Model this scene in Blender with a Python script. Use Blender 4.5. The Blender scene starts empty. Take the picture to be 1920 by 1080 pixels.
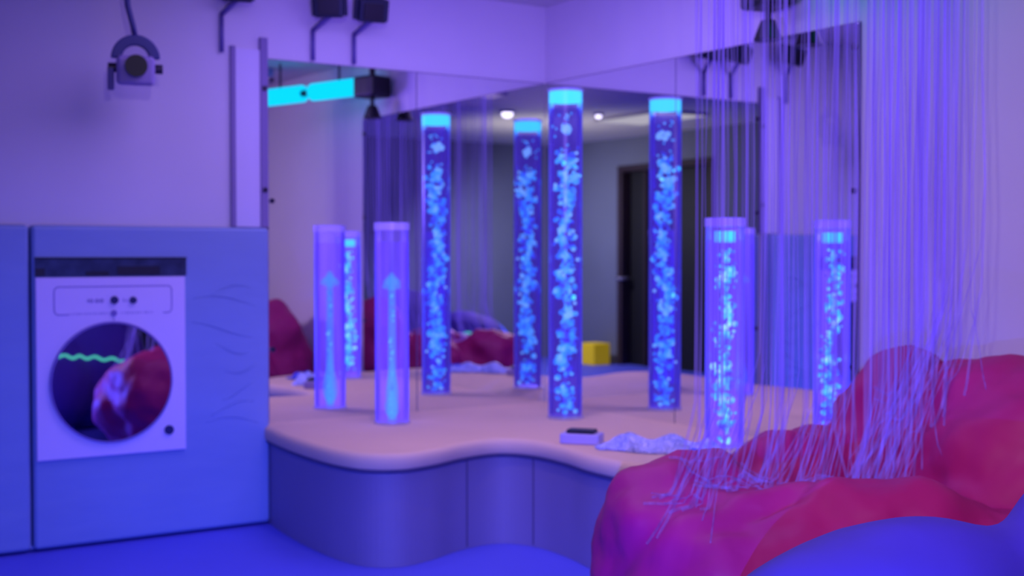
import bpy, bmesh, math, random
from mathutils import Vector, Matrix
from mathutils.bvhtree import BVHTree
PI = math.pi
random.seed(7)
SC = bpy.context.scene
COL = SC.collection
SC.view_settings.view_transform = 'Standard'
SC.view_settings.look = 'None'
SC.cycles.max_bounces = 10
SC.cycles.glossy_bounces = 8
SC.cycles.transparent_max_bounces = 48
SC.cycles.sample_clamp_indirect = 6

# ------------------------------------------------------------------ materials
def lin(c):
    return tuple(((v/255)/12.92 if v/255 <= .04045 else ((v/255+.055)/1.055)**2.4) for v in c)+(1,)
def mat(name, rgb, rough=.6, metal=0, emit=None, estr=0, noise=0, nscale=8, bump=0, bscale=20, spec=.5, stretch=None, coat=0):
    m = bpy.data.materials.new(name); m.use_nodes = True
    nt = m.node_tree; b = nt.nodes['Principled BSDF']
    c = lin(rgb)
    b.inputs['Base Color'].default_value = c
    b.inputs['Roughness'].default_value = rough
    b.inputs['Metallic'].default_value = metal
    b.inputs['Specular IOR Level'].default_value = spec
    b.inputs['Coat Weight'].default_value = coat
    tc = nt.nodes.new('ShaderNodeTexCoord')
    mp = nt.nodes.new('ShaderNodeMapping'); nt.links.new(tc.outputs['Object'], mp.inputs[0])
    if stretch: mp.inputs['Scale'].default_value = stretch
    if emit:
        b.inputs['Emission Color'].default_value = lin(emit)
        b.inputs['Emission Strength'].default_value = estr
    if noise:
        n = nt.nodes.new('ShaderNodeTexNoise'); n.inputs['Scale'].default_value = nscale; n.inputs['Detail'].default_value = 4
        nt.links.new(mp.outputs[0], n.inputs['Vector'])
        r = nt.nodes.new('ShaderNodeValToRGB')
        r.color_ramp.elements[0].position = .3; r.color_ramp.elements[1].position = .7
        r.color_ramp.elements[0].color = tuple(v*(1-noise) for v in c[:3])+(1,)
        r.color_ramp.elements[1].color = tuple(min(1, v*(1+noise)) for v in c[:3])+(1,)
        nt.links.new(n.outputs['Fac'], r.inputs[0]); nt.links.new(r.outputs[0], b.inputs['Base Color'])
    if bump:
        n = nt.nodes.new('ShaderNodeTexNoise'); n.inputs['Scale'].default_value = bscale; n.inputs['Detail'].default_value = 3
        nt.links.new(mp.outputs[0], n.inputs['Vector'])
        k = nt.nodes.new('ShaderNodeBump'); k.inputs['Strength'].default_value = bump; k.inputs['Distance'].default_value = .05
        nt.links.new(n.outputs['Fac'], k.inputs['Height']); nt.links.new(k.outputs[0], b.inputs['Normal'])
    return m
def emat(name, rgb, s):
    m = bpy.data.materials.new(name); m.use_nodes = True; nt = m.node_tree
    nt.nodes.clear()
    e = nt.nodes.new('ShaderNodeEmission'); e.inputs[0].default_value = lin(rgb); e.inputs[1].default_value = s
    o = nt.nodes.new('ShaderNodeOutputMaterial'); nt.links.new(e.outputs[0], o.inputs[0])
    return m
def glow_shell(name, tint, rgb, s, gloss=True, vert=None):
    """thin clear plastic: tinted transparency + faint glow of the lit water + Fresnel gloss"""
    m = bpy.data.materials.new(name); m.use_nodes = True; nt = m.node_tree; nt.nodes.clear()
    t = nt.nodes.new('ShaderNodeBsdfTransparent'); t.inputs[0].default_value = tuple(tint)+(1,)
    e = nt.nodes.new('ShaderNodeEmission'); e.inputs[0].default_value = lin(rgb); e.inputs[1].default_value = s
    if vert:
        tc = nt.nodes.new('ShaderNodeTexCoord')
        mp = nt.nodes.new('ShaderNodeMapping'); mp.inputs['Scale'].default_value = vert
        n = nt.nodes.new('ShaderNodeTexNoise'); n.inputs['Scale'].default_value = 1; n.inputs['Detail'].default_value = 2
        mr = nt.nodes.new('ShaderNodeMapRange'); mr.inputs[1].default_value = .3; mr.inputs[2].default_value = .7
        mr.inputs[3].default_value = s*.35; mr.inputs[4].default_value = s*1.5
        nt.links.new(tc.outputs['Object'], mp.inputs[0]); nt.links.new(mp.outputs[0], n.inputs['Vector'])
        nt.links.new(n.outputs['Fac'], mr.inputs[0]); nt.links.new(mr.outputs[0], e.inputs[1])
    a = nt.nodes.new('ShaderNodeAddShader'); nt.links.new(t.outputs[0], a.inputs[0]); nt.links.new(e.outputs[0], a.inputs[1])
    o = nt.nodes.new('ShaderNodeOutputMaterial')
    if gloss:
        g = nt.nodes.new('ShaderNodeBsdfGlossy'); g.inputs['Roughness'].default_value = .3
        g.inputs[0].default_value = (.8, .75, 1, 1)
        f = nt.nodes.new('ShaderNodeFresnel'); f.inputs[0].default_value = 1.4
        x = nt.nodes.new('ShaderNodeMixShader'); nt.links.new(f.outputs[0], x.inputs[0])
        nt.links.new(a.outputs[0], x.inputs[1]); nt.links.new(g.outputs[0], x.inputs[2]); nt.links.new(x.outputs[0], o.inputs[0])
    else: nt.links.new(a.outputs[0], o.inputs[0])
    return m
def bubble_mat(name, s, scale=26):
    m = bpy.data.materials.new(name); m.use_nodes = True; nt = m.node_tree; nt.nodes.clear()
    tc = nt.nodes.new('ShaderNodeTexCoord'); n = nt.nodes.new('ShaderNodeTexNoise')
    n.inputs['Scale'].default_value = scale; n.inputs['Detail'].default_value = 3
    nt.links.new(tc.outputs['Object'], n.inputs['Vector'])
    r = nt.nodes.new('ShaderNodeValToRGB'); cr = r.color_ramp
    cr.elements[0].position = .30; cr.elements[0].color = lin((24, 18, 130))
    cr.elements[1].position = .66; cr.elements[1].color = lin((150, 240, 255))
    for p, c in ((.38, (56, 60, 235)), (.44, (30, 130, 252)), (.52, (20, 200, 255))):
        el = cr.elements.new(p); el.color = lin(c)
    nt.links.new(n.outputs['Fac'], r.inputs[0])
    e = nt.nodes.new('ShaderNodeEmission'); e.inputs[1].default_value = s
    nt.links.new(r.outputs[0], e.inputs[0])
    o = nt.nodes.new('ShaderNodeOutputMaterial'); nt.links.new(e.outputs[0], o.inputs[0])
    return m
def mirror_mat(name, c=(.86, .86, .9)):
    m = bpy.data.materials.new(name); m.use_nodes = True; nt = m.node_tree; nt.nodes.clear()
    g = nt.nodes.new('ShaderNodeBsdfGlossy'); g.inputs[0].default_value = tuple(c)+(1,); g.inputs['Roughness'].default_value = 0
    o = nt.nodes.new('ShaderNodeOutputMaterial'); nt.links.new(g.outputs[0], o.inputs[0])
    return m
M = dict(
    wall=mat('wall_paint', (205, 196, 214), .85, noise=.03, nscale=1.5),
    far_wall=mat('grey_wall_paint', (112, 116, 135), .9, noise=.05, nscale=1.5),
    ceil=mat('ceiling_paint', (196, 192, 200), .9, noise=.03, nscale=2),
    floor=mat('blue_vinyl_mat', (92, 98, 225), .55, noise=.04, nscale=2),
    trimc=mat('dark_trim', (128, 112, 160), .7),
    panelw=mat('pale_board', (206, 196, 226), .7),
    pad=mat('blue_vinyl_padding', (126, 146, 192), .5, noise=.03, nscale=2, bump=.22, bscale=1.8, stretch=(1, 1, 3)),
    slot=mat('steel_slot', (70, 82, 110), .3, .6, noise=.3, nscale=14),
    slotd=mat('dark_slot', (14, 14, 36), .5),
    board=mat('white_board', (214, 196, 232), .5),
    ink=mat('dark_ink', (28, 24, 90), .6),
    inkl=mat('violet_engraving', (120, 100, 170), .7),
    mirror=mirror_mat('mirror_glass'),
    porthole=mirror_mat('porthole_mirror', (.72, .72, .8)),
    back=mat('mirror_edge', (96, 78, 130), .5),
    screw=mat('dark_screw', (40, 28, 60), .4, .3),
    top=mat('beige_vinyl', (226, 192, 164), .85, spec=.12, noise=.03, nscale=2, bump=.12, bscale=3),
    side=mat('grey_violet_vinyl', (128, 116, 150), .6, noise=.04, nscale=2),
    seam=mat('dark_seam', (84, 72, 104), .7),
    red=mat('red_vinyl', (178, 26, 98), .55, noise=.10, nscale=3, bump=.9, bscale=2.4, spec=.35),
    bluebag=mat('royal_blue_vinyl', (74, 56, 160), .7, noise=.04, nscale=2, bump=.3, bscale=3),
    black=mat('black_plastic', (10, 9, 22), .45),
    blackg=mat('dark_green_grey_metal', (22, 32, 60), .5),
    stem=mat('violet_grey_stem', (92, 80, 150), .5),
    yoke=mat('navy_yoke', (52, 50, 122), .45),
    lampw=mat('pale_lamp_body', (150, 132, 190), .5),
    yellow=mat('glowing_yellow_vinyl', (236, 200, 20), .6, emit=(200, 170, 10), estr=.35),  # faint self-glow brightens the foam, which is no lamp
    door=mat('black_door', (10, 8, 16), .6),
    doorf=mat('dark_brown_frame', (44, 26, 38), .6),
    steel=mat('steel', (190, 185, 205), .3, .8),
    curtain=mat('added_navy_drape', (22, 26, 78), .9, noise=.2, nscale=6),
    foil=mat('glowing_silver_blue_foil', (178, 176, 245), .3, .25, noise=.25, nscale=22, bump=1, bscale=26, emit=(100, 110, 240), estr=.22),  # glow put into the foil, light the cloth itself does not give
    bluecloth=mat('blue_cloth', (62, 80, 225), .6, noise=.1, nscale=12, bump=.5),
    boxw=mat('silver_grey_plastic', (176, 160, 205), .45),
    cyan=emat('cyan_cap', (50, 212, 255), 1.6),
    bar=emat('cyan_light_tube', (10, 215, 255), 1.3),
    spot=emat('white_lamp', (235, 225, 255), 3.2),
    warm=emat('warm_white_panel', (200, 195, 205), 1.0),
    shell=glow_shell('clear_tube_plastic', (.84, .80, .98), (128, 90, 255), .17),
    shell_b=glow_shell('clear_violet_tube_plastic', (.80, .76, .97), (118, 84, 255), .30, vert=(30, 30, 1.2)),
    core=glow_shell('lit_water_dark', (.36, .36, .66), (60, 40, 230), .13, gloss=False, vert=(14, 14, 5)),
    core_b=glow_shell('lit_water_violet', (.84, .78, .98), (104, 70, 255), .16, gloss=False, vert=(24, 24, 3)),
    rim=glow_shell('frosted_rim', (.6, .55, .8), (170, 140, 255), .35),
    bub=bubble_mat('blue_cyan_bubbles', 1.75, 17),
    bub_v=bubble_mat('soft_blue_bubbles', .95, 40),
    bubw=emat('bright_cyan_bubble', (150, 235, 255), 1.7),
    plume=glow_shell('cyan_plume', (.55, .8, 1), (50, 160, 255), .36, gloss=False),
    strand=glow_shell('light_strand', (.84, .80, .92), (124, 98, 246), .125, gloss=False, vert=(60, 60, 1.5)),
    rope=emat('green_white_rope', (90, 220, 200), 1.0),
    navyw=mat('navy_wall_pad', (34, 38, 110), .7),
)
# ------------------------------------------------------------------ mesh helpers
def box(bm, x0, x1, y0, y1, z0, z1):
    v = [bm.verts.new((x, y, z)) for x in (x0, x1) for y in (y0, y1) for z in (z0, z1)]
    for f in ((0,1,3,2),(4,6,7,5),(0,4,5,1),(2,3,7,6),(0,2,6,4),(1,5,7,3)):
        bm.faces.new([v[i] for i in f])
    return v
def obox(bm, c, ex, ey, ez, mtx=None):
    vs = box(bm, -ex, ex, -ey, ey, -ez, ez)
    m = Matrix.Translation(c) @ (mtx or Matrix())
    for v in vs: v.co = m @ v.co
def cyl(bm, p0, p1, r0, r1=None, n=32, cap=True):
    r1 = r0 if r1 is None else r1
    p0 = Vector(p0); p1 = Vector(p1); d = (p1-p0).normalized()
    a = d.orthogonal().normalized(); b = d.cross(a)
    A = [bm.verts.new(p0+(a*math.cos(t*2*PI/n)+b*math.sin(t*2*PI/n))*r0) for t in range(n)]
    B = [bm.verts.new(p1+(a*math.cos(t*2*PI/n)+b*math.sin(t*2*PI/n))*r1) for t in range(n)]
    for i in range(n): bm.faces.new((A[i], A[(i+1)%n], B[(i+1)%n], B[i]))
    if cap: bm.faces.new(A[::-1]); bm.faces.new(B)
def tube(bm, pts, r, n=5):
    pts = [Vector(p) for p in pts]; rings = []
    ref = Vector((.31, .95, .05)).normalized()
    for i, p in enumerate(pts):
        d = (pts[min(i+1, len(pts)-1)]-pts[max(i-1, 0)]).normalized()
        a = (ref-d*ref.dot(d)).normalized(); b = d.cross(a)
        rings.append([bm.verts.new(p+(a*math.cos(t*2*PI/n)+b*math.sin(t*2*PI/n))*r) for t in range(n)])
    for A, B in zip(rings, rings[1:]):
        for i in range(n): bm.faces.new((A[i], A[(i+1)%n], B[(i+1)%n], B[i]))
    bm.faces.new(rings[0][::-1]); bm.faces.new(rings[-1])
def prism(bm, pts, z0, z1):
    A = [bm.verts.new((x, y, z0)) for x, y in pts]; B = [bm.verts.new((x, y, z1)) for x, y in pts]; n = len(pts)
    for i in range(n): bm.faces.new((A[i], A[(i+1)%n], B[(i+1)%n], B[i]))
    bm.faces.new(A[::-1]); bm.faces.new(B)
def ball(bm, c, rx, ry=None, rz=None, sub=2, rot=None):
    ry = rx if ry is None else ry; rz = rx if rz is None else rz
    m = Matrix.Translation(c) @ (rot or Matrix()) @ Matrix.Diagonal((rx, ry, rz, 1))
    bmesh.ops.create_icosphere(bm, subdivisions=sub, radius=1, matrix=m)
def obj(name, bm, m, parent=None, smooth=False, bevel=0, loc=(0,0,0), segs=3):
    bmesh.ops.recalc_face_normals(bm, faces=bm.faces)
    me = bpy.data.meshes.new(name); bm.to_mesh(me); bm.free()
    o = bpy.data.objects.new(name, me); COL.objects.link(o); me.materials.append(m)
    o.location = loc
    if smooth:
        for p in me.polygons: p.use_smooth = True
    if bevel:
        b = o.modifiers.new('bevel', 'BEVEL'); b.width = bevel; b.segments = segs; b.limit_method = 'ANGLE'; b.angle_limit = .7
        for p in me.polygons: p.use_smooth = True
        w = o.modifiers.new('wn', 'WEIGHTED_NORMAL'); w.keep_sharp = True
    if parent: o.parent = parent
    return o
def tag(o, label, cat, group=None, kind=None):
    o['label'] = label; o['category'] = cat
    if group: o['group'] = group
    if kind: o['kind'] = kind
    return o
def thing(name, label, cat, loc=(0,0,0), group=None):
    o = bpy.data.objects.new(name, None); COL.objects.link(o); o.location = loc; o.empty_display_size = .1
    return tag(o, label, cat, group)
def struct(name, bm, m, label, cat, parent=None, **k):
    o = obj(name, bm, m, parent, **k); o['kind'] = 'structure'; o['label'] = label; o['category'] = cat
    return o
def B(*a):
    bm = bmesh.new(); box(bm, *a); return bm

# ------------------------------------------------------------------ the room
XF, YB, ZC = 7.3, -5.2, 2.62
struct('floor', B(-.1, XF+.1, YB-.1, .1, -.1, 0), M['floor'], 'smooth saturated blue vinyl floor at the bottom of the room', 'floor')
struct('ceiling', B(-.1, XF+.1, YB-.1, .1, ZC, ZC+.1), M['ceil'], 'plain pale ceiling lit violet', 'ceiling')
struct('wall_left', B(-.1, 0, YB, 0, 0, ZC), M['wall'], 'plain pale wall on the left above the blue padding', 'wall')
struct('wall_right', B(0, XF, 0, .1, 0, ZC), M['wall'], 'plain lavender wall at the right behind the light strands', 'wall')
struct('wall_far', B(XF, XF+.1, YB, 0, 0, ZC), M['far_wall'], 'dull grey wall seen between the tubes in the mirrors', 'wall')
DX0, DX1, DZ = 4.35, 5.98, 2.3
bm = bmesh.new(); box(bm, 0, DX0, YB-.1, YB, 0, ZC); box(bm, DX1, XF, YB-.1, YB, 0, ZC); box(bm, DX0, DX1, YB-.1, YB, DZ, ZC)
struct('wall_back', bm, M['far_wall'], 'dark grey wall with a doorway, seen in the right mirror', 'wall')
bm = bmesh.new(); box(bm, DX0, DX1, YB-.16, YB-.11, 0, DZ)
dr = struct('door_1', bm, M['door'], 'black doorway reflected behind the tall tubes', 'door')
bm = bmesh.new(); box(bm, DX0, DX0+.07, YB-.1, YB+.03, 0, DZ-.07); box(bm, DX1-.09, DX1, YB-.1, YB+.03, 0, DZ-.07); box(bm, DX0, DX1, YB-.1, YB+.03, DZ-.07, DZ)
obj('door_frame', bm, M['doorf'], dr, bevel=.008)
bm = bmesh.new(); box(bm, DX1-.42, DX1-.38, YB-.11, YB-.06, 0, DZ-.07)
obj('door_edge', bm, M['doorf'], dr)
bm = bmesh.new(); cyl(bm, (DX1-.12, YB-.06, 1.0), (DX1-.12, YB+.06, 1.0), .016); cyl(bm, (DX1-.14, YB+.06, 1.0), (DX1-.02, YB+.06, 1.0), .016)
obj('door_handle', bm, M['steel'], dr, smooth=True)
# pilaster board and dark strips between padding wall and left mirror
bm = B(0, .018, -1.775, -1.655, 1.405, 2.24)
struct('trim_1', bm, M['panelw'], 'narrow pale board standing between two dark strips left of the mirror', 'trim')
struct('trim_2', B(0, .020, -1.798, -1.776, 1.405, 2.25), M['trimc'], 'dark vertical strip on the left of the narrow pale board', 'trim')
t3 = struct('trim_3', B(0, .026, -1.654, -1.618, 1.405, 2.3), M['trimc'], 'dark vertical edge strip bordering the left mirror', 'trim')
for z in (1.58, 2.06):
    bm = bmesh.new(); cyl(bm, (.026, -1.636, z), (.034, -1.636, z), .012, n=16); obj('screw', bm, M['screw'], t3)

# ------------------------------------------------------------------ mirrors
MT, MB_ = 2.205, .47
def wall_mirror(side, a, b, label):
    """side L: x=0 plane, spans y -a..-b ; side R: y=0 plane, spans x a..b"""
    t = thing('wall_mirror', label, 'mirror', (0.02, -(a+b)/2, MB_) if side == 'L' else ((a+b)/2, -.02, MB_), 'tall mirror panels meeting in the corner')
    L = t.location
    def mk(d0, d1, a0, b0, z0, z1):
        bm = bmesh.new()
        if side == 'L': box(bm, d0, d1, -b0, -a0, z0, z1)
        else: box(bm, a0, b0, -d1, -d0, z0, z1)
        bmesh.ops.translate(bm, verts=bm.verts, vec=-L); return bm
    obj('backing', mk(0.001, .010, a, b, MB_, MT), M['back'], t)
    obj('glass', mk(.010, .014, a+.002, b-.002, MB_, MT-.004), M['mirror'], t)
    for z in (MB_+.35, 1.53, MT-.1):
        for q in (a+.02, b-.02):
            bm = bmesh.new(); p = (.014, -q, z) if side == 'L' else (q, -.014, z); p2 = (.02, -q, z) if side == 'L' else (q, -.02, z)
            if q > 1.5 and z < 2.2:
                cyl(bm, Vector(p)-L, Vector(p2)-L, .013, n=14); obj('screw', bm, M['screw'], t)
            else: bm.free()
wall_mirror('L', .81, 1.616, 'mirror panel on the left wall beside the dark edge strip, reflecting the cyan light bar')
wall_mirror('L', .014, .808, 'mirror panel on the left wall touching the corner, reflecting two tall bubble tubes')
wall_mirror('R', .016, 1.10, 'mirror panel on the right wall touching the corner, reflecting the black doorway')
wall_mirror('R', 1.102, 2.215, 'mirror panel on the right wall behind the light strands, reflecting the blue padding')

# ------------------------------------------------------------------ padding on the left wall
PX = .10
bm = B(.001, PX, -2.715, -1.645, .012, 1.40)
pad = tag(obj('wall_padding', bm, M['pad'], bevel=.02), 'blue vinyl wall pad around the laundry play panel, right of the seam', 'wall padding', 'blue wall pads')
bm = bmesh.new()
for i in range(8):
    z = .5+.09*i+random.uniform(-.04, .04); y0 = -1.70-random.uniform(0, .05); l = random.uniform(.15, .3)
    tube(bm, [(PX-.001+.004*math.sin(PI*k/8), y0-l*k/8, z+.04*math.sin(k/3+i)) for k in range(9)], .0018, 6)
obj('crease', bm, M['pad'], pad, smooth=True)['kind'] = 'stuff'
bm = B(.001, PX, -4.2, -2.725, .012, 1.40)
tag(obj('wall_padding', bm, M['pad'], bevel=.02), 'plain blue vinyl wall pad at the far left edge', 'wall padding', 'blue wall pads')

# laundry play panel
Y0, Y1 = -2.705, -2.058
pn = thing('laundry_play_panel', 'white washing machine play panel with round mirror set in the blue pad', 'play panel', (PX, (Y0+Y1)/2, .395))
def P(name, bm, m, parent=pn, **k):
    base = pn.location.copy()
    bmesh.ops.translate(bm, verts=bm.verts, vec=-base)
    return obj(name, bm, m, parent, **k)
P('board', B(PX+.001, PX+.018, Y0, Y1, .395, 1.175), M['board'], bevel=.003)
sl = P('slot', B(PX+.001, PX+.008, Y0, Y1+.01, 1.18, 1.262), M['slot'])
bm = bmesh.new(); box(bm, PX+.008, PX+.012, Y0+.21, Y0+.31, 1.182, 1.20); box(bm, PX+.008, PX+.012, Y0+.345, Y0+.535, 1.184, 1.222); box(bm, PX+.008, PX+.012, Y0, Y1+.01, 1.255, 1.262)
box(bm, PX+.008, PX+.011, Y0, Y0+.04, 1.182, 1.215)
P('slot_shadow_line', bm, M['slotd'])
xf = PX+.018
# engraved control panel outline with a gap in the lower edge
bm = bmesh.new()
ya, yb, za, zb = -2.63, -2.12, 1.015, 1.135
def line(p, q, w=.004, d=.0015):
    (y0, z0), (y1, z1) = p, q; dy, dz = y1-y0, z1-z0; L = math.hypot(dy, dz); ny, nz = -dz/L*w/2, dy/L*w/2
    A = [(y0+ny, z0+nz), (y1+ny, z1+nz), (y1-ny, z1-nz), (y0-ny, z0-nz)]
    v = [bm.verts.new((xf+s, y, z)) for s in (0, d) for y, z in A]
    for f in ((3,2,1,0), (4,5,6,7), (0,1,5,4), (1,2,6,5), (2,3,7,6), (3,0,4,7)): bm.faces.new([v[i] for i in f])
def arc(cy, cz, r, a0, a1, n=6):
    p = [(cy+r*math.cos(a0+(a1-a0)*i/n), cz+r*math.sin(a0+(a1-a0)*i/n)) for i in range(n+1)]
    for a, b in zip(p, p[1:]): line(a, b)
r = .02
line((ya+r, zb), (yb-r, zb)); line((ya, za+r), (ya, zb-r)); line((yb, za+r), (yb, zb-r))
line((ya+r, za), (ya+.06, za)); line((yb-r, za), (yb-.04, za))
arc(ya+r, zb-r, r, PI/2, PI); arc(yb-r, zb-r, r, 0, PI/2); arc(ya+r, za+r, r, PI, 1.5*PI); arc(yb-r, za+r, r, 1.5*PI, 2*PI)
P('control_outline', bm, M['inkl'])
for y, z, rr in ((-2.375, 1.075, .018), (-2.293, 1.073, .016)):
    bm = bmesh.new(); cyl(bm, (xf, y, z), (xf+.014, y, z), rr, rr*.85, n=24); P('knob', bm, M['ink'], smooth=False)
bm = bmesh.new(); cyl(bm, (xf, -2.378, 1.018), (xf+.008, -2.378, 1.018), .013, n=20); P('indicator', bm, M['inkl'])
# small engraved symbols and the faint row under the knobs
bm = bmesh.new()
for y in (-2.475, -2.45, -2.43):
    arc(y, 1.073, .007, 0, 2*PI, 8)
line((-2.49, 1.066), (-2.487, 1.082)); line((-2.335, 1.066), (-2.335, 1.082)); line((-2.325, 1.066), (-2.318, 1.078))
line((-2.378, 1.0), (-2.378, .975), .003)
for k in range(32):
    y = -2.565+k*.0115
    if abs(y+2.378) < .022: continue
    h = random.uniform(.005, .011); line((y, 1.018-h/2), (y+random.uniform(-.003, .004), 1.018+h/2), .003)
P('engraved_marks', bm, M['inkl'])['kind'] = 'stuff'
bm = bmesh.new(); nn = Vector((1, -.022, .004)).normalized(); c_ = Vector((xf+.006, -2.388, .716)); cyl(bm, c_-nn*.002, c_+nn*.002, .258, n=64)
pr = P('porthole_mirror', bm, M['porthole'])
bm = bmesh.new(); n = 64
for rr0, rr1, d0, d1 in ((.258, .266, 0, .015),):
    ring = []
    for i in range(n):
        a = 2*PI*i/n; c, s = math.cos(a), math.sin(a)
        ring.append([bm.verts.new((xf+d, -2.388+q*c, .716+q*s)) for d, q in ((0, rr0), (d1, rr0), (d1, rr1), (0, rr1))])
    for i in range(n):
        A, Bq = ring[i], ring[(i+1) % n]
        for j in range(4): bm.faces.new((A[j], A[(j+1)%4], Bq[(j+1)%4], Bq[j]))
P('porthole_rim', bm, M['inkl'])
bm = bmesh.new(); cyl(bm, (xf, -2.137, .488), (xf+.01, -2.137, .488), .021, n=24); P('lock_button', bm, M['ink'])

# ------------------------------------------------------------------ platform
ctrl = [(0, -1.66), (.3, -1.70), (.6, -1.72), (.9, -1.715), (1.1, -1.66), (1.19, -1.53), (1.16, -1.36), (1.08, -1.18),
        (1.045, -1.02), (1.09, -.93), (1.22, -.885), (1.42, -.89), (1.65, -.925), (1.88, -.91), (2.08, -.80), (2.2, -.6), (2.235, -.35), (2.2, -.12), (2.16, 0)]
def catmull(p, k=6):
    out = []
    for i in range(len(p)-1):
        a, b, c, d = p[max(i-1, 0)], p[i], p[i+1], p[min(i+2, len(p)-1)]
        for j in range(k):
            t = j/k
            out.append(tuple(.5*(2*b[q]+(c[q]-a[q])*t+(2*a[q]-5*b[q]+4*c[q]-d[q])*t*t+(3*b[q]-a[q]-3*c[q]+d[q])*t**3) for q in (0, 1)))
    return out+[p[-1]]
edge = catmull(ctrl)
def inset(e, d):
    out = []
    for i, p in enumerate(e):
        a, b = e[max(i-1, 0)], e[min(i+1, len(e)-1)]
        tx, ty = b[0]-a[0], b[1]-a[1]; L = math.hypot(tx, ty); out.append((p[0]-ty/L*d, p[1]+tx/L*d))
    out[0] = (.001, out[0][1]); out[-1] = (out[-1][0], -.001)
    return [(max(.001, x), min(-.001, y)) for x, y in out]
pt = thing('padded_platform', 'wavy edged beige padded platform filling the mirrored corner under the bubble tubes', 'platform', (.8, -.8, 0))
def PP(name, bm, m, **k):
    bmesh.ops.translate(bm, verts=bm.verts, vec=(-.8, .8, 0)); return obj(name, bm, m, pt, **k)
bm = bmesh.new(); rings = []
for d_, z_ in ((.03, .40), (.008, .402), (.0, .410), (.0, .446), (.004, .458), (.012, .466), (.022, .4695), (.034, .47)):
    rings.append([bm.verts.new((x, y, z_)) for x, y in [(.001, -.001)]+inset(edge, d_)])
for A_, B_ in zip(rings, rings[1:]):
    for k in range(len(A_)): bm.faces.new((A_[k], A_[(k+1)%len(A_)], B_[(k+1)%len(A_)], B_[k]))
bm.faces.new(rings[0][::-1]); bm.faces.new(rings[-1])
ct = PP('cushion_top', bm, M['top'])
for p_ in ct.data.polygons: p_.use_smooth = len(p_.vertices) == 4 and abs(p_.normal.z) < .99 and p_.center.length > .01
bm = bmesh.new(); prism(bm, [(.001, -.001)]+inset(edge, .028), .001, .399); PP('side_panel', bm, M['side'])
bm = bmesh.new(); e2 = inset(edge, .018); tube(bm, [(max(x, .013), min(y, -.013), .397) for x, y in e2], .011, 8); PP('edge_piping', bm, M['seam'], smooth=True)
e3 = inset(edge, .027)
for i in (44, 58, 88):
    bm = bmesh.new(); x, y = e3[i]; cyl(bm, (x, y, .01), (x, y, .385), .004, n=8); PP('side_seam', bm, M['seam'])

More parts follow.
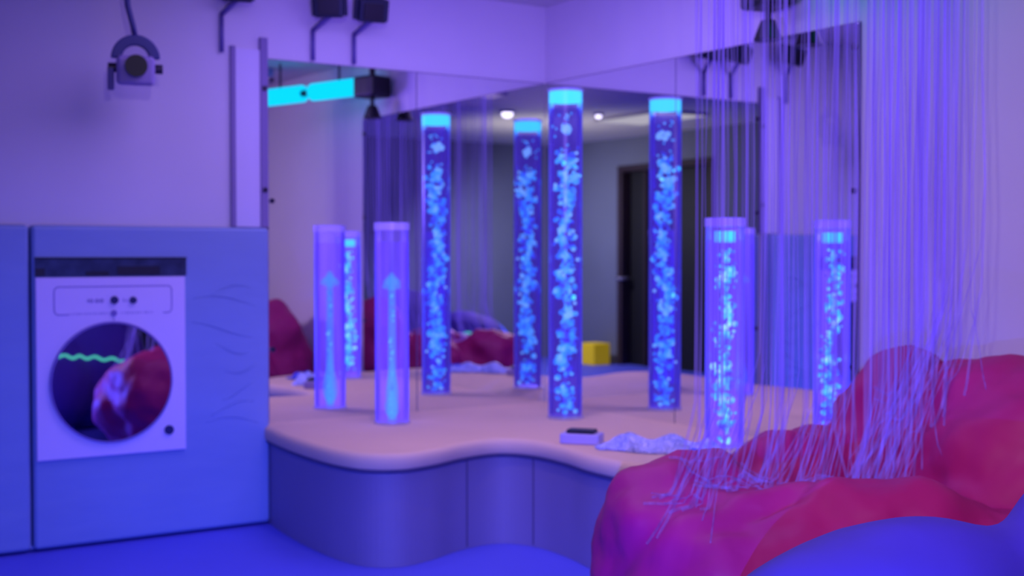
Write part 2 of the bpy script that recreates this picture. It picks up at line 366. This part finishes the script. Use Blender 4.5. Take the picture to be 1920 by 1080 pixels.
# ------------------------------------------------------------------ bubble tubes
def bubbles(n, R, z0, z1, rmin, rmax, seed, bias=1.0):
    rnd = random.Random(seed); bm = bmesh.new()
    for i in range(n):
        z = z0+(z1-z0)*rnd.random(); wob = .25*R*math.sin(z*9+seed)
        a = rnd.random()*2*PI; q = R*rnd.random()**bias*.8; r_ = rnd.uniform(rmin, rmax)
        rot = Matrix.Rotation(rnd.random()*3, 4, (rnd.random(), rnd.random(), 1))
        ball(bm, (q*math.cos(a)+wob, q*math.sin(a), z), r_*rnd.uniform(.9, 1.5), r_, r_*rnd.uniform(.7, 1.6), 1, rot)
    return bm
def bubble_tube(x, y, H, R, kind, label, seed, rad):
    t = thing('bubble_tube', label, 'bubble tube', (x, y, .47), 'upright water bubble tubes on the platform')
    tall = kind == 'tall'
    bm = bmesh.new(); cyl(bm, (0,0,.0), (0,0,.012), R+.006, n=48); obj('base_collar', bm, M['rim'], t)
    bm = bmesh.new(); cyl(bm, (0,0,.012), (0,0,H), R, n=64, cap=False); obj('clear_tube', bm, M['shell' if tall else 'shell_b'], t, smooth=True)
    bm = bmesh.new(); cyl(bm, (0,0,.014), (0,0,H-.09), R*.86, n=48, cap=False); obj('water_column', bm, M['core' if tall else 'core_b'], t, smooth=True)
    if tall:
        bm = bmesh.new(); cyl(bm, (0,0,H-.062), (0,0,H-.014), R*.96, n=48); obj('glowing_cap', bm, M['cyan'], t)
        bm = bmesh.new(); cyl(bm, (0,0,H-.012), (0,0,H), R+.004, n=48); obj('top_rim', bm, M['rim'], t)
        bm = bubbles(300, R*.80, .03, H-.30, .007, .019, seed); 
        rr = random.Random(seed)
        b2 = bmesh.new()
        for k in range(6): ball(b2, (rr.uniform(-.35, .35)*R, rr.uniform(-.35, .35)*R, H-.19+rr.uniform(-.02, .02)), .017, .017, .014, 2)
        for k in range(16): ball(b2, (rr.uniform(-.6, .6)*R, rr.uniform(-.6, .6)*R, rr.uniform(.08, H-.3)), .010, .009, .009, 2)
        obj('bright_bubbles', b2, M['bubw'], t, smooth=True)['kind'] = 'stuff'
        for k in range(22): ball(bm, (rr.uniform(-.6, .6)*R, rr.uniform(-.6, .6)*R, rr.uniform(H-.3, H-.12)), .006, .006, .007, 1)
        obj('bubbles', bm, M['bub'], t, smooth=True)['kind'] = 'stuff'
    else:
        bm = bmesh.new(); cyl(bm, (0,0,H-.035), (0,0,H), R+.004, n=48); obj('top_rim', bm, M['rim'], t)
        if kind == 'dense':
            bm = bmesh.new(); cyl(bm, (0,0,H-.10), (0,0,H-.055), R*.55, n=32); obj('glowing_cap', bm, M['cyan'], t)
            bm = bubbles(230, R*.72, .03, H-.13, .005, .014, seed)
            obj('bubbles', bm, M['bub'], t, smooth=True)['kind'] = 'stuff'
        else:
            bm = bubbles(34, R*.16, .02, H-.34, .004, .009, seed, .5)
            rr = random.Random(seed)
            obj('bubbles', bm, M['bub_v'], t, smooth=True)['kind'] = 'stuff'
            bm = bmesh.new(); cyl(bm, (0,0,.015), (0,0,H-.3), R*.26, R*.2, n=20, cap=False); obj('water_jet', bm, M['plume'], t, smooth=True)
            for zb, hh, rr_ in ((H-.32, .085, .056), (H-.30, .05, .035), (.02, .30, .042), (.02, .16, .030)):
                bm = bmesh.new(); nn_ = 24; rings = []
                for k in range(11):
                    u = k/10; rad = rr_*math.sin(min(1, u*5)*PI/2)*(1-u)**.8+.002
                    rings.append([bm.verts.new((rad*(1+.18*math.sin(3*a_+k))*math.cos(a_), rad*(1+.18*math.sin(2*a_+k))*math.sin(a_), zb+hh*u)) for a_ in [2*PI*q_/nn_ for q_ in range(nn_)]])
                for A_, B_ in zip(rings, rings[1:]):
                    for q_ in range(nn_): bm.faces.new((A_[q_], A_[(q_+1)%nn_], B_[(q_+1)%nn_], B_[q_]))
                obj('bubble_plume', bm, M['plume'], t, smooth=True)
    return t
bubble_tube(.65, -.331, 1.61, .083, 'tall', 'tall bubble tube full of cyan bubbles standing alone near the mirrored corner', 3, .083)
bubble_tube(.358, -1.135, .955, .080, 'sparse', 'short violet bubble tube with few bubbles on the left lobe of the platform', 5, .08)
bubble_tube(1.789, -.334, .955, .080, 'dense', 'short bubble tube full of small bubbles at the right behind the light strands', 8, .08)

# ------------------------------------------------------------------ bean bags
def blob(name, balls, m, voxel=.03, smooth=10, disp=.03, dscale=.45, floorz=.004, wall=None):
    bm = bmesh.new()
    for c, r, rz in balls: ball(bm, c, r[0], r[1], r[2], 4, Matrix.Rotation(rz, 4, 'Z'))
    o = obj(name, bm, m)
    rm = o.modifiers.new('r', 'REMESH'); rm.mode = 'VOXEL'; rm.voxel_size = voxel; rm.use_smooth_shade = True
    s = o.modifiers.new('s', 'SMOOTH'); s.iterations = smooth; s.factor = .6
    tx = bpy.data.textures.new(name, 'CLOUDS'); tx.noise_scale = dscale; tx.noise_depth = 2
    d = o.modifiers.new('d', 'DISPLACE'); d.texture = tx; d.strength = disp*2; d.mid_level = .5; d.texture_coords = 'LOCAL'
    dg = bpy.context.evaluated_depsgraph_get(); me = bpy.data.meshes.new_from_object(o.evaluated_get(dg), depsgraph=dg)
    o.modifiers.clear(); o.data = me
    for v in me.vertices:
        v.co.z = max(v.co.z, floorz)
        if wall is not None: v.co.y = min(v.co.y, wall)
    for p in me.polygons: p.use_smooth = True
    return o
ra = math.atan2(.836, .549)
bag = blob('bean_bag', [((3.18, -1.20, .27), (.63, .50, .39), ra), ((2.88, -1.44, .36), (.29, .31, .35), 0),
                        ((3.28, -.40, .46), (.74, .34, .47), 0), ((3.55, -.85, .22), (.5, .45, .34), 0),
                        ((2.76, -.42, .56), (.22, .22, .38), .2), ((2.62, -.75, .36), (.26, .3, .32), 0), ((3.75, -.28, .5), (.5, .26, .42), 0)],
           M['red'], disp=.085, dscale=.3, wall=-.02, smooth=6)
for v in bag.data.vertices:      # the sat-in hollow and the folds round it
    if v.co.z > .3:
        dx, dy = v.co.x-3.15, v.co.y+1.02
        a_ = dx*.549+dy*.836; b_ = -dx*.836+dy*.549
        v.co.z -= .10*math.exp(-(a_/.40)**2-((b_+.08)/.13)**2)
        v.co.z += .03*math.exp(-((b_+.34)/.12)**2)*math.exp(-(a_/.6)**2)
        v.co.z -= .035*math.exp(-((b_-.25*a_+.22)/.035)**2)*math.exp(-((a_+.35)/.3)**2)
tag(bag, 'large crumpled red bean bag lounger under the hanging light strands', 'bean bag')
bb = blob('bean_bag', [((4.12, -1.98, .36), (.44, .36, .40), ra), ((4.42, -1.55, .46), (.42, .38, .50), ra)], M['bluebag'], disp=.03, dscale=.5)
tag(bb, 'smooth royal blue bean bag in the bottom right corner in front of the red one', 'bean bag')

# ------------------------------------------------------------------ fibre strand curtain
cur = thing('fiber_light_curtain', 'hanging curtain of thin violet light strands falling onto the red bean bag', 'light curtain', (3.05, -1.0, 0))
bvh = BVHTree.FromPolygons([v.co.copy() for v in bag.data.vertices], [tuple(p.vertices) for p in bag.data.polygons])
def surf(x, y):
    h = bvh.ray_cast(Vector((x, y, 2)), Vector((0, 0, -1)))
    return h[0].z if h[0] else None
def strand_pts(x, y, rnd):
    zs = surf(x, y)
    if zs is None: zs = .3
    L = rnd.uniform(.05, .24)
    th = rnd.gauss(math.atan2(-.9, -.35), .7)
    zt = ZC-.06
    k0 = rnd.uniform(.04, .28)           # where it begins to bend
    sway = rnd.uniform(-.012, .012)
    pts = [(x, y, zt), (x+sway*.3, y, 1.9), (x+sway, y+sway, 1.5), (x+sway*.6, y, zs+k0+.12)]
    n = 9
    for i in range(1, n+1):
        t = i/n; d = L*(t**1.3)
        px, py = x+math.cos(th+.5*sway*40*t)*d, y+math.sin(th+.5*sway*40*t)*d
        s2 = surf(px, py)
        zf = (zs+k0+.12)*(1-t)**1.2+(zs-.12*t)*(1-(1-t)**1.2)
        if s2 is not None: zf = max(zf, s2+.006)
        pts.append((px, py, max(zf, .02)))
    return pts
rs = random.Random(11)
def build_strands(k, r0):
    bm = bmesh.new()
    for i in range(k):
        x, y = strand_xy(); tube(bm, [(a-3.05, b+1.0, c) for a, b, c in strand_pts(x, y, rs)], r0, 5)
    return bm
def strand_xy():
    u = rs.random()
    y = -1.58+1.14*u+rs.uniform(-.02, .02)
    x = 3.05+rs.choice((-.07, -.03, .0, .04, .08))+rs.uniform(-.015, .015)
    return x, y
for i in range(100):
    bm = build_strands(1, rs.uniform(.0028, .0052)); obj('light_strand', bm, M['strand'], cur, smooth=True)
obj('strand_cluster', build_strands(70, .0026), M['strand'], cur, smooth=True)['kind'] = 'stuff'
bm = B(-.11, .13, -.68, .64, ZC-.06, ZC-.002); obj('ceiling_rail', bm, M['lampw'], cur, bevel=.006)

# ------------------------------------------------------------------ things on the platform
def sheet(name, x0, x1, y0, y1, amp, m, seed, rot=0, cx=0, cy=0, z=.473, th=.02, par=None):
    rnd = random.Random(seed); bm = bmesh.new(); nx, ny = 26, 14; g = []
    ph = [rnd.uniform(0, 6) for _ in range(6)]
    for i in range(nx+1):
        row = []
        for j in range(ny+1):
            u, v = i/nx, j/ny
            e = min(1, 6*min(u, 1-u, v, 1-v)+.05)
            h = th*.4+amp*e*(.5+.25*math.sin(u*17+ph[0]+v*4)+.25*math.sin(v*13+u*9+ph[1]))
            x = x0+(x1-x0)*u+.02*math.sin(v*7+ph[2]); y = y0+(y1-y0)*v+.02*math.sin(u*9+ph[3])
            c, s = math.cos(rot), math.sin(rot); row.append(bm.verts.new((cx+x*c-y*s, cy+x*s+y*c, z+h)))
        g.append(row)
    for i in range(nx):
        for j in range(ny): bm.faces.new((g[i][j], g[i+1][j], g[i+1][j+1], g[i][j+1]))
    b = [g[i][0] for i in range(nx+1)]+[g[nx][j] for j in range(1, ny+1)]+[g[i][ny] for i in range(nx-1, -1, -1)]+[g[0][j] for j in range(ny-1, 0, -1)]
    lo = [bm.verts.new((v.co.x, v.co.y, z)) for v in b]
    for i in range(len(b)): bm.faces.new((b[i], b[(i+1)%len(b)], lo[(i+1)%len(lo)], lo[i]))
    bm.faces.new(lo)
    return obj(name, bm, m, par, smooth=True)
import math as _m
ang = _m.atan2(.40, .50)
tag(sheet('shiny_blanket', -.24, .24, -.08, .09, .06, M['foil'], 4, ang, 1.71, -.63), 'crumpled shiny silver blue cloth lying on the platform edge', 'blanket')
tag(sheet('blue_cloth', -.10, .16, -.04, .04, .03, M['bluecloth'], 9, ang, 1.98, -.60), 'small royal blue cloth in front of the shiny cloth on the platform', 'cloth')
sb = thing('small_control_box', 'small silver box with a black top beside the shiny cloth', 'box', (1.37, -.76, .471))
r_ = Matrix.Rotation(ang, 4, 'Z')
bm = bmesh.new(); obox(bm, (0, 0, .022), .085, .05, .022, r_); obj('case', bm, M['boxw'], sb, bevel=.006)
bm = bmesh.new(); obox(bm, (0, 0, .052), .06, .035, .008, r_); obj('lid', bm, M['black'], sb, bevel=.004)

# ------------------------------------------------------------------ projector, spotlights, light bar
def J(o_parent):
    def f(name, bm, m, parent=None, **k):
        bmesh.ops.translate(bm, verts=bm.verts, vec=-o_parent.location); return obj(name, bm, m, parent or o_parent, **k)
    return f
pj = thing('effect_projector', 'pale effect projector with navy arched yoke hanging near the left wall', 'projector', (.3, -2.26, ZC))
Q = J(pj); cx, cy, cz = .30, -2.33, 2.075
# orientation: faces the camera side
fd = Vector((.92, -.25, -.12)).normalized(); sd = Vector((.25, .92, 0)).normalized(); up = fd.cross(sd)*-1
if up.z < 0: up = -up
C0 = Vector((cx, cy, cz))
def rotm(): return Matrix((sd, fd, up)).transposed().to_4x4()
bm = bmesh.new(); obox(bm, C0-up*.02, .078, .085, .062, rotm()); bd = Q('lamp_body', bm, M['lampw'], bevel=.02)
bm = bmesh.new(); cyl(bm, C0+fd*.08, C0+fd*.125, .042, .046, n=32); ln = Q('lens', bm, M['black'], bd, smooth=False)
bm = bmesh.new(); n = 24; rg = []
for i in range(n+1):
    a = PI*i/n; c, s = math.cos(a), math.sin(a)
    rg.append([bm.verts.new(C0+up*.03+sd*(c*q)+up*(s*q)+fd*d) for q, d in ((.055, .05), (.1, .05), (.1, -.03), (.055, -.03))])
for A, Bq in zip(rg, rg[1:]):
    for j in range(4): bm.faces.new((A[j], A[(j+1)%4], Bq[(j+1)%4], Bq[j]))
bm.faces.new(rg[0][::-1]); bm.faces.new(rg[-1]); Q('yoke', bm, M['yoke'], smooth=False, bevel=.006)
for s in (-1, 1):
    bm = bmesh.new(); cyl(bm, C0+sd*s*.078-up*.01, C0+sd*s*.112-up*.01, .02, n=20); Q('side_knob', bm, M['screw'])
bm = bmesh.new(); obox(bm, C0-sd*.1-up*.055, .014, .02, .05, rotm()); Q('cable_box', bm, M['stem'], bevel=.006)
bm = bmesh.new(); tube(bm, [C0+up*.12, C0+up*.17-sd*.01, C0+up*.25-sd*.03, (C0.x, C0.y-.05, ZC-.03)], .012, 8); Q('hanging_stem', bm, M['yoke'], smooth=True)
bm = bmesh.new(); cyl(bm, (C0.x, C0.y-.05, ZC-.16), (C0.x, C0.y-.05, ZC-.001), .035, n=24); Q('ceiling_mount', bm, M['blackg'])

def spotlight(x, y, z, dirv, label, wallax):
    t = thing('spotlight', label, 'spotlight', (x, y, z), 'small dark spotlights above the mirrors')
    q = J(t); d = Vector(dirv).normalized(); c = Vector((x, y, z))
    s = Vector((-d.y, d.x, 0)).normalized(); u = d.cross(s)
    if u.z < 0: u = -u
    m = Matrix((s, d, u)).transposed().to_4x4()
    bm = bmesh.new(); obox(bm, c, .070, .06, .055, m); hs = q('housing', bm, M['blackg'], bevel=.012)
    bm = bmesh.new(); obox(bm, c+d*.065, .05, .006, .04, m); q('lamp_face', bm, M['black'], hs, bevel=.004)
    bm = bmesh.new(); obox(bm, c+s*.077, .006, .02, .05, m); q('bracket', bm, M['blackg'])
    bm = bmesh.new(); obox(bm, c-s*.077, .006, .02, .05, m); q('bracket', bm, M['blackg'])
    w = Vector((.018, y, 0)) if wallax == 'L' else Vector((x, -.018, 0))
    off = Vector((0, -.07, 0)) if wallax == 'L' else Vector((.07, 0, 0))
    b0 = Vector((w.x, w.y, 2.215))+off*.6
    b1 = Vector((w.x, w.y, z-.11))+off*.6
    bm = bmesh.new(); tube(bm, [b0, b1], .011, 8); tube(bm, [b1, c-Vector((0, 0, .055))], .012, 8); q('stem', bm, M['stem'], smooth=True)
spotlight(.12, -1.34, 2.47, (.8, -.5, -.3), 'dark spotlight on a thin stem above the left mirror, nearer the padding', 'L')
spotlight(.12, -1.12, 2.47, (.8, -.2, -.3), 'dark spotlight on a thin stem above the left mirror, nearer the corner', 'L')
spotlight(.10, -1.80, 2.50, (.8, -.2, -.3), 'dark spotlight above the narrow pale board, cut by the picture top', 'L')

lb = thing('light_bar', 'long glowing cyan light bar under the ceiling, reflected in the left mirror', 'light bar', (2.3, -.3, 2.33))
q = J(lb); a = Vector((1.96, -.17, 2.39)); b = Vector((2.86, -.443, 2.39))
m1 = a.lerp(b, .48); m2 = a.lerp(b, .60)
bm = bmesh.new(); cyl(bm, a, m1, .060, n=24); q('light_tube', bm, M['bar'])
bm = bmesh.new(); cyl(bm, m2, b, .060, n=24); q('light_tube', bm, M['bar'])
bm = bmesh.new(); cyl(bm, m1, m2, .022, n=24); q('joint', bm, M['blackg'])
for k in (.2, .85):
    c = a.lerp(b, k); bm = bmesh.new(); cyl(bm, (c.x, c.y, c.z+.035), (c.x, c.y, ZC-.001), .008, n=10); q('hanger', bm, M['blackg'])
cp = thing('ceiling_projector', 'black projector box at the right end of the cyan light bar in the mirror', 'projector', (1.78, -.14, ZC))
q = J(cp); dd = (a-b).normalized(); c = Vector((1.83, -.135, 2.375)); m = Matrix((dd, Vector((-dd.y, dd.x, 0)), Vector((0, 0, 1)))).transposed().to_4x4()
bm = bmesh.new(); obox(bm, c, .10, .085, .07, m); q('housing', bm, M['black'], bevel=.02)
bm = bmesh.new(); cyl(bm, c+Vector((0, 0, .07)), (c.x, c.y, ZC-.001), .02, n=16); q('ceiling_mount', bm, M['black'])
bm = bmesh.new(); cyl(bm, c-Vector((0, 0, .07)), c-Vector((0, 0, .12)), .014, n=12); q('lower_stem', bm, M['black'])
bm = bmesh.new(); cyl(bm, c-Vector((0, 0, .205)), c-Vector((0, 0, .12)), .062, .03, n=20); q('lower_lamp', bm, M['black'], bevel=.006)

# ------------------------------------------------------------------ lamps in the rear of the room (seen in the mirrors)
def downlight(x, y, r, label):
    t = thing('ceiling_downlight', label, 'ceiling light', (x, y, ZC), 'round white downlights reflected at the mirror top')
    bm = bmesh.new(); cyl(bm, (0,0,-.02), (0,0,-.001), r+.02, n=24); obj('trim_ring', bm, M['lampw'], t)
    bm = bmesh.new(); ball(bm, (0,0,-.03), r, r, r*.7, 2); obj('bulb', bm, M['spot'], t, smooth=True)
downlight(4.30, -2.56, .055, 'bright round ceiling light reflected left of the tall tube')
downlight(4.75, -1.98, .032, 'small dim ceiling light reflected above the left tall tube, left of a pair')
downlight(4.75, -2.15, .038, 'small ceiling light reflected above the left tall tube, right of a pair')
downlight(4.0, -3.40, .032, 'small ceiling light reflected right of the tall tube')
tl = thing('ceiling_light_panel', 'pale light panel on the ceiling reflected between the two tall tubes', 'ceiling light', (3.9, -3.95, ZC))
bm = B(-.5, .5, -.3, .3, -.03, -.001); obj('frame', bm, M['steel'], tl)
bm = B(-.48, .48, -.28, .28, -.034, -.03); obj('diffuser', bm, M['warm'], tl)
yb_ = obj('foam_block', B(-.13, .13, -.12, .12, 0, .25), M['yellow'], bevel=.012, loc=(6.1, -4.95, .001))
tag(yb_, 'small yellow foam block on the floor reflected right of the tall tube', 'foam block')
bm = bmesh.new()
nx = 120; g0 = []; g1 = []
for i in range(nx+1):
    x = 4.5+2.6*i/nx; y = -.07-.035*math.sin(i*1.1); g0.append(bm.verts.new((x, y, .02))); g1.append(bm.verts.new((x, y, ZC-.02)))
for i in range(nx): bm.faces.new((g0[i], g0[i+1], g1[i+1], g1[i]))
tag(obj('added_navy_drape', bm, M['curtain'], smooth=True), 'added dark navy drape that keeps the round porthole mirror reflection dark', 'drape')  # drape added to darken the far wall in the porthole reflection
bv2 = BVHTree.FromPolygons([v.co.copy() for v in bb.data.vertices], [tuple(p.vertices) for p in bb.data.polygons])
rp = []
for i in range(40):
    y = -2.0+.62*i/39; zz = .60-.08*i/39+.01*math.sin(i*.8); h = bv2.ray_cast(Vector((2.0, y, zz)), Vector((1, 0, 0)))
    if h[0]: rp.append((h[0].x-.008, y, zz))
bm = bmesh.new(); tube(bm, rp, .010, 8)
tag(obj('light_rope', bm, M['rope'], smooth=True), 'thin green white light rope reflected across the porthole mirror', 'light rope')
# ------------------------------------------------------------------ lights
def area(name, loc, target, size, energy, col, sy=None):
    l = bpy.data.lights.new(name, 'AREA'); l.energy = energy; l.color = col; l.size = size
    if sy: l.shape = 'RECTANGLE'; l.size_y = sy
    o = bpy.data.objects.new(name, l); COL.objects.link(o); o.location = loc
    o.rotation_euler = (Vector(target)-Vector(loc)).to_track_quat('-Z', 'Y').to_euler(); return o
def spot(name, loc, target, ang, energy, col, soft=0.0, blend=1):
    l = bpy.data.lights.new(name, 'SPOT'); l.energy = energy; l.color = col; l.spot_size = math.radians(ang); l.spot_blend = blend; l.shadow_soft_size = soft
    o = bpy.data.objects.new(name, l); COL.objects.link(o); o.location = loc
    o.rotation_euler = (Vector(target)-Vector(loc)).to_track_quat('-Z', 'Y').to_euler(); return o
area('violet_ceiling_fill', (1.5, -1.5, ZC-.02), (1.5, -1.5, 0), 1.6, 30, (.46, .32, 1))  # added area light without a fixture, placed where the mirrors miss it
spot('lavender_fill', (5.0, -3.5, 2.2), (2.2, -1.2, .7), 92, 130, (.86, .66, 1))
spot('right_wall_fill', (4.6, -2.6, 2.0), (3.1, 0, 1.4), 90, 62, (.95, .68, 1))  # added spot without a fixture, brightens the plain right wall
spot('platform_fill', (1.6, -1.7, 2.5), (.9, -.6, .45), 80, 26, (1, .70, .48))  # warm spot added to tint the platform top, no fixture there
spot('upper_violet_fill', (3.2, -2.4, 1.7), (.1, -.1, 2.5), 64, 270, (.22, .11, 1))  # added unseen spot that colours the walls above the mirrors violet
for n_, tg in (('left', (.2, -2.7, -.1)), ('middle', (1.1, -1.3, -.1)), ('right', (2.7, -.9, -.05))):
    spot('blue_low_fill_'+n_, (5.2, -3.8, .75), tg, 44, 520, (.03, .075, 1))  # unseen spots added to imitate a blue gradient toward the floor
spot('blue_bag_fill', (4.9, -3.2, .5), (3.2, -1.3, -.1), 80, 75, (.10, .05, 1))  # unseen blue spot added to push the red bag toward purple
spot('rear_fill', (5.9, -3.2, 2.3), (6.2, -4.6, .4), 150, 230, (.70, .70, 1))  # added unseen spot lifting the grey rear walls
spot('rear_ceiling_fill', (5.0, -3.2, 1.4), (5.0, -3.9, 2.6), 150, 75, (1, .93, .66))  # unseen spot added below the rear ceiling to warm it
spot('purple_bag_fill', (4.7, -2.5, 1.7), (3.3, -1.0, .4), 62, 60, (.18, .06, 1))  # unseen spot added for a purple tone on the bag seat
w = bpy.data.worlds.new('world'); SC.world = w; w.use_nodes = True
w.node_tree.nodes['Background'].inputs[0].default_value = (.05, .05, .3, 1); w.node_tree.nodes['Background'].inputs[1].default_value = .3

# ------------------------------------------------------------------ camera
cd = bpy.data.cameras.new('camera'); cam = bpy.data.objects.new('camera', cd); COL.objects.link(cam)
cd.sensor_width = 36; cd.lens = 2381.4*36/1920; cd.clip_start = .05
yaw, pitch = 2.561, .026
F = Vector((math.cos(yaw)*math.cos(pitch), math.sin(yaw)*math.cos(pitch), -math.sin(pitch)))
cam.location = (5.714, -3.966, 1.272); cam.rotation_euler = F.to_track_quat('-Z', 'Y').to_euler()
cd.dof.use_dof = True; cd.dof.focus_distance = 2.5; cd.dof.aperture_fstop = 3.3
SC.camera = cam
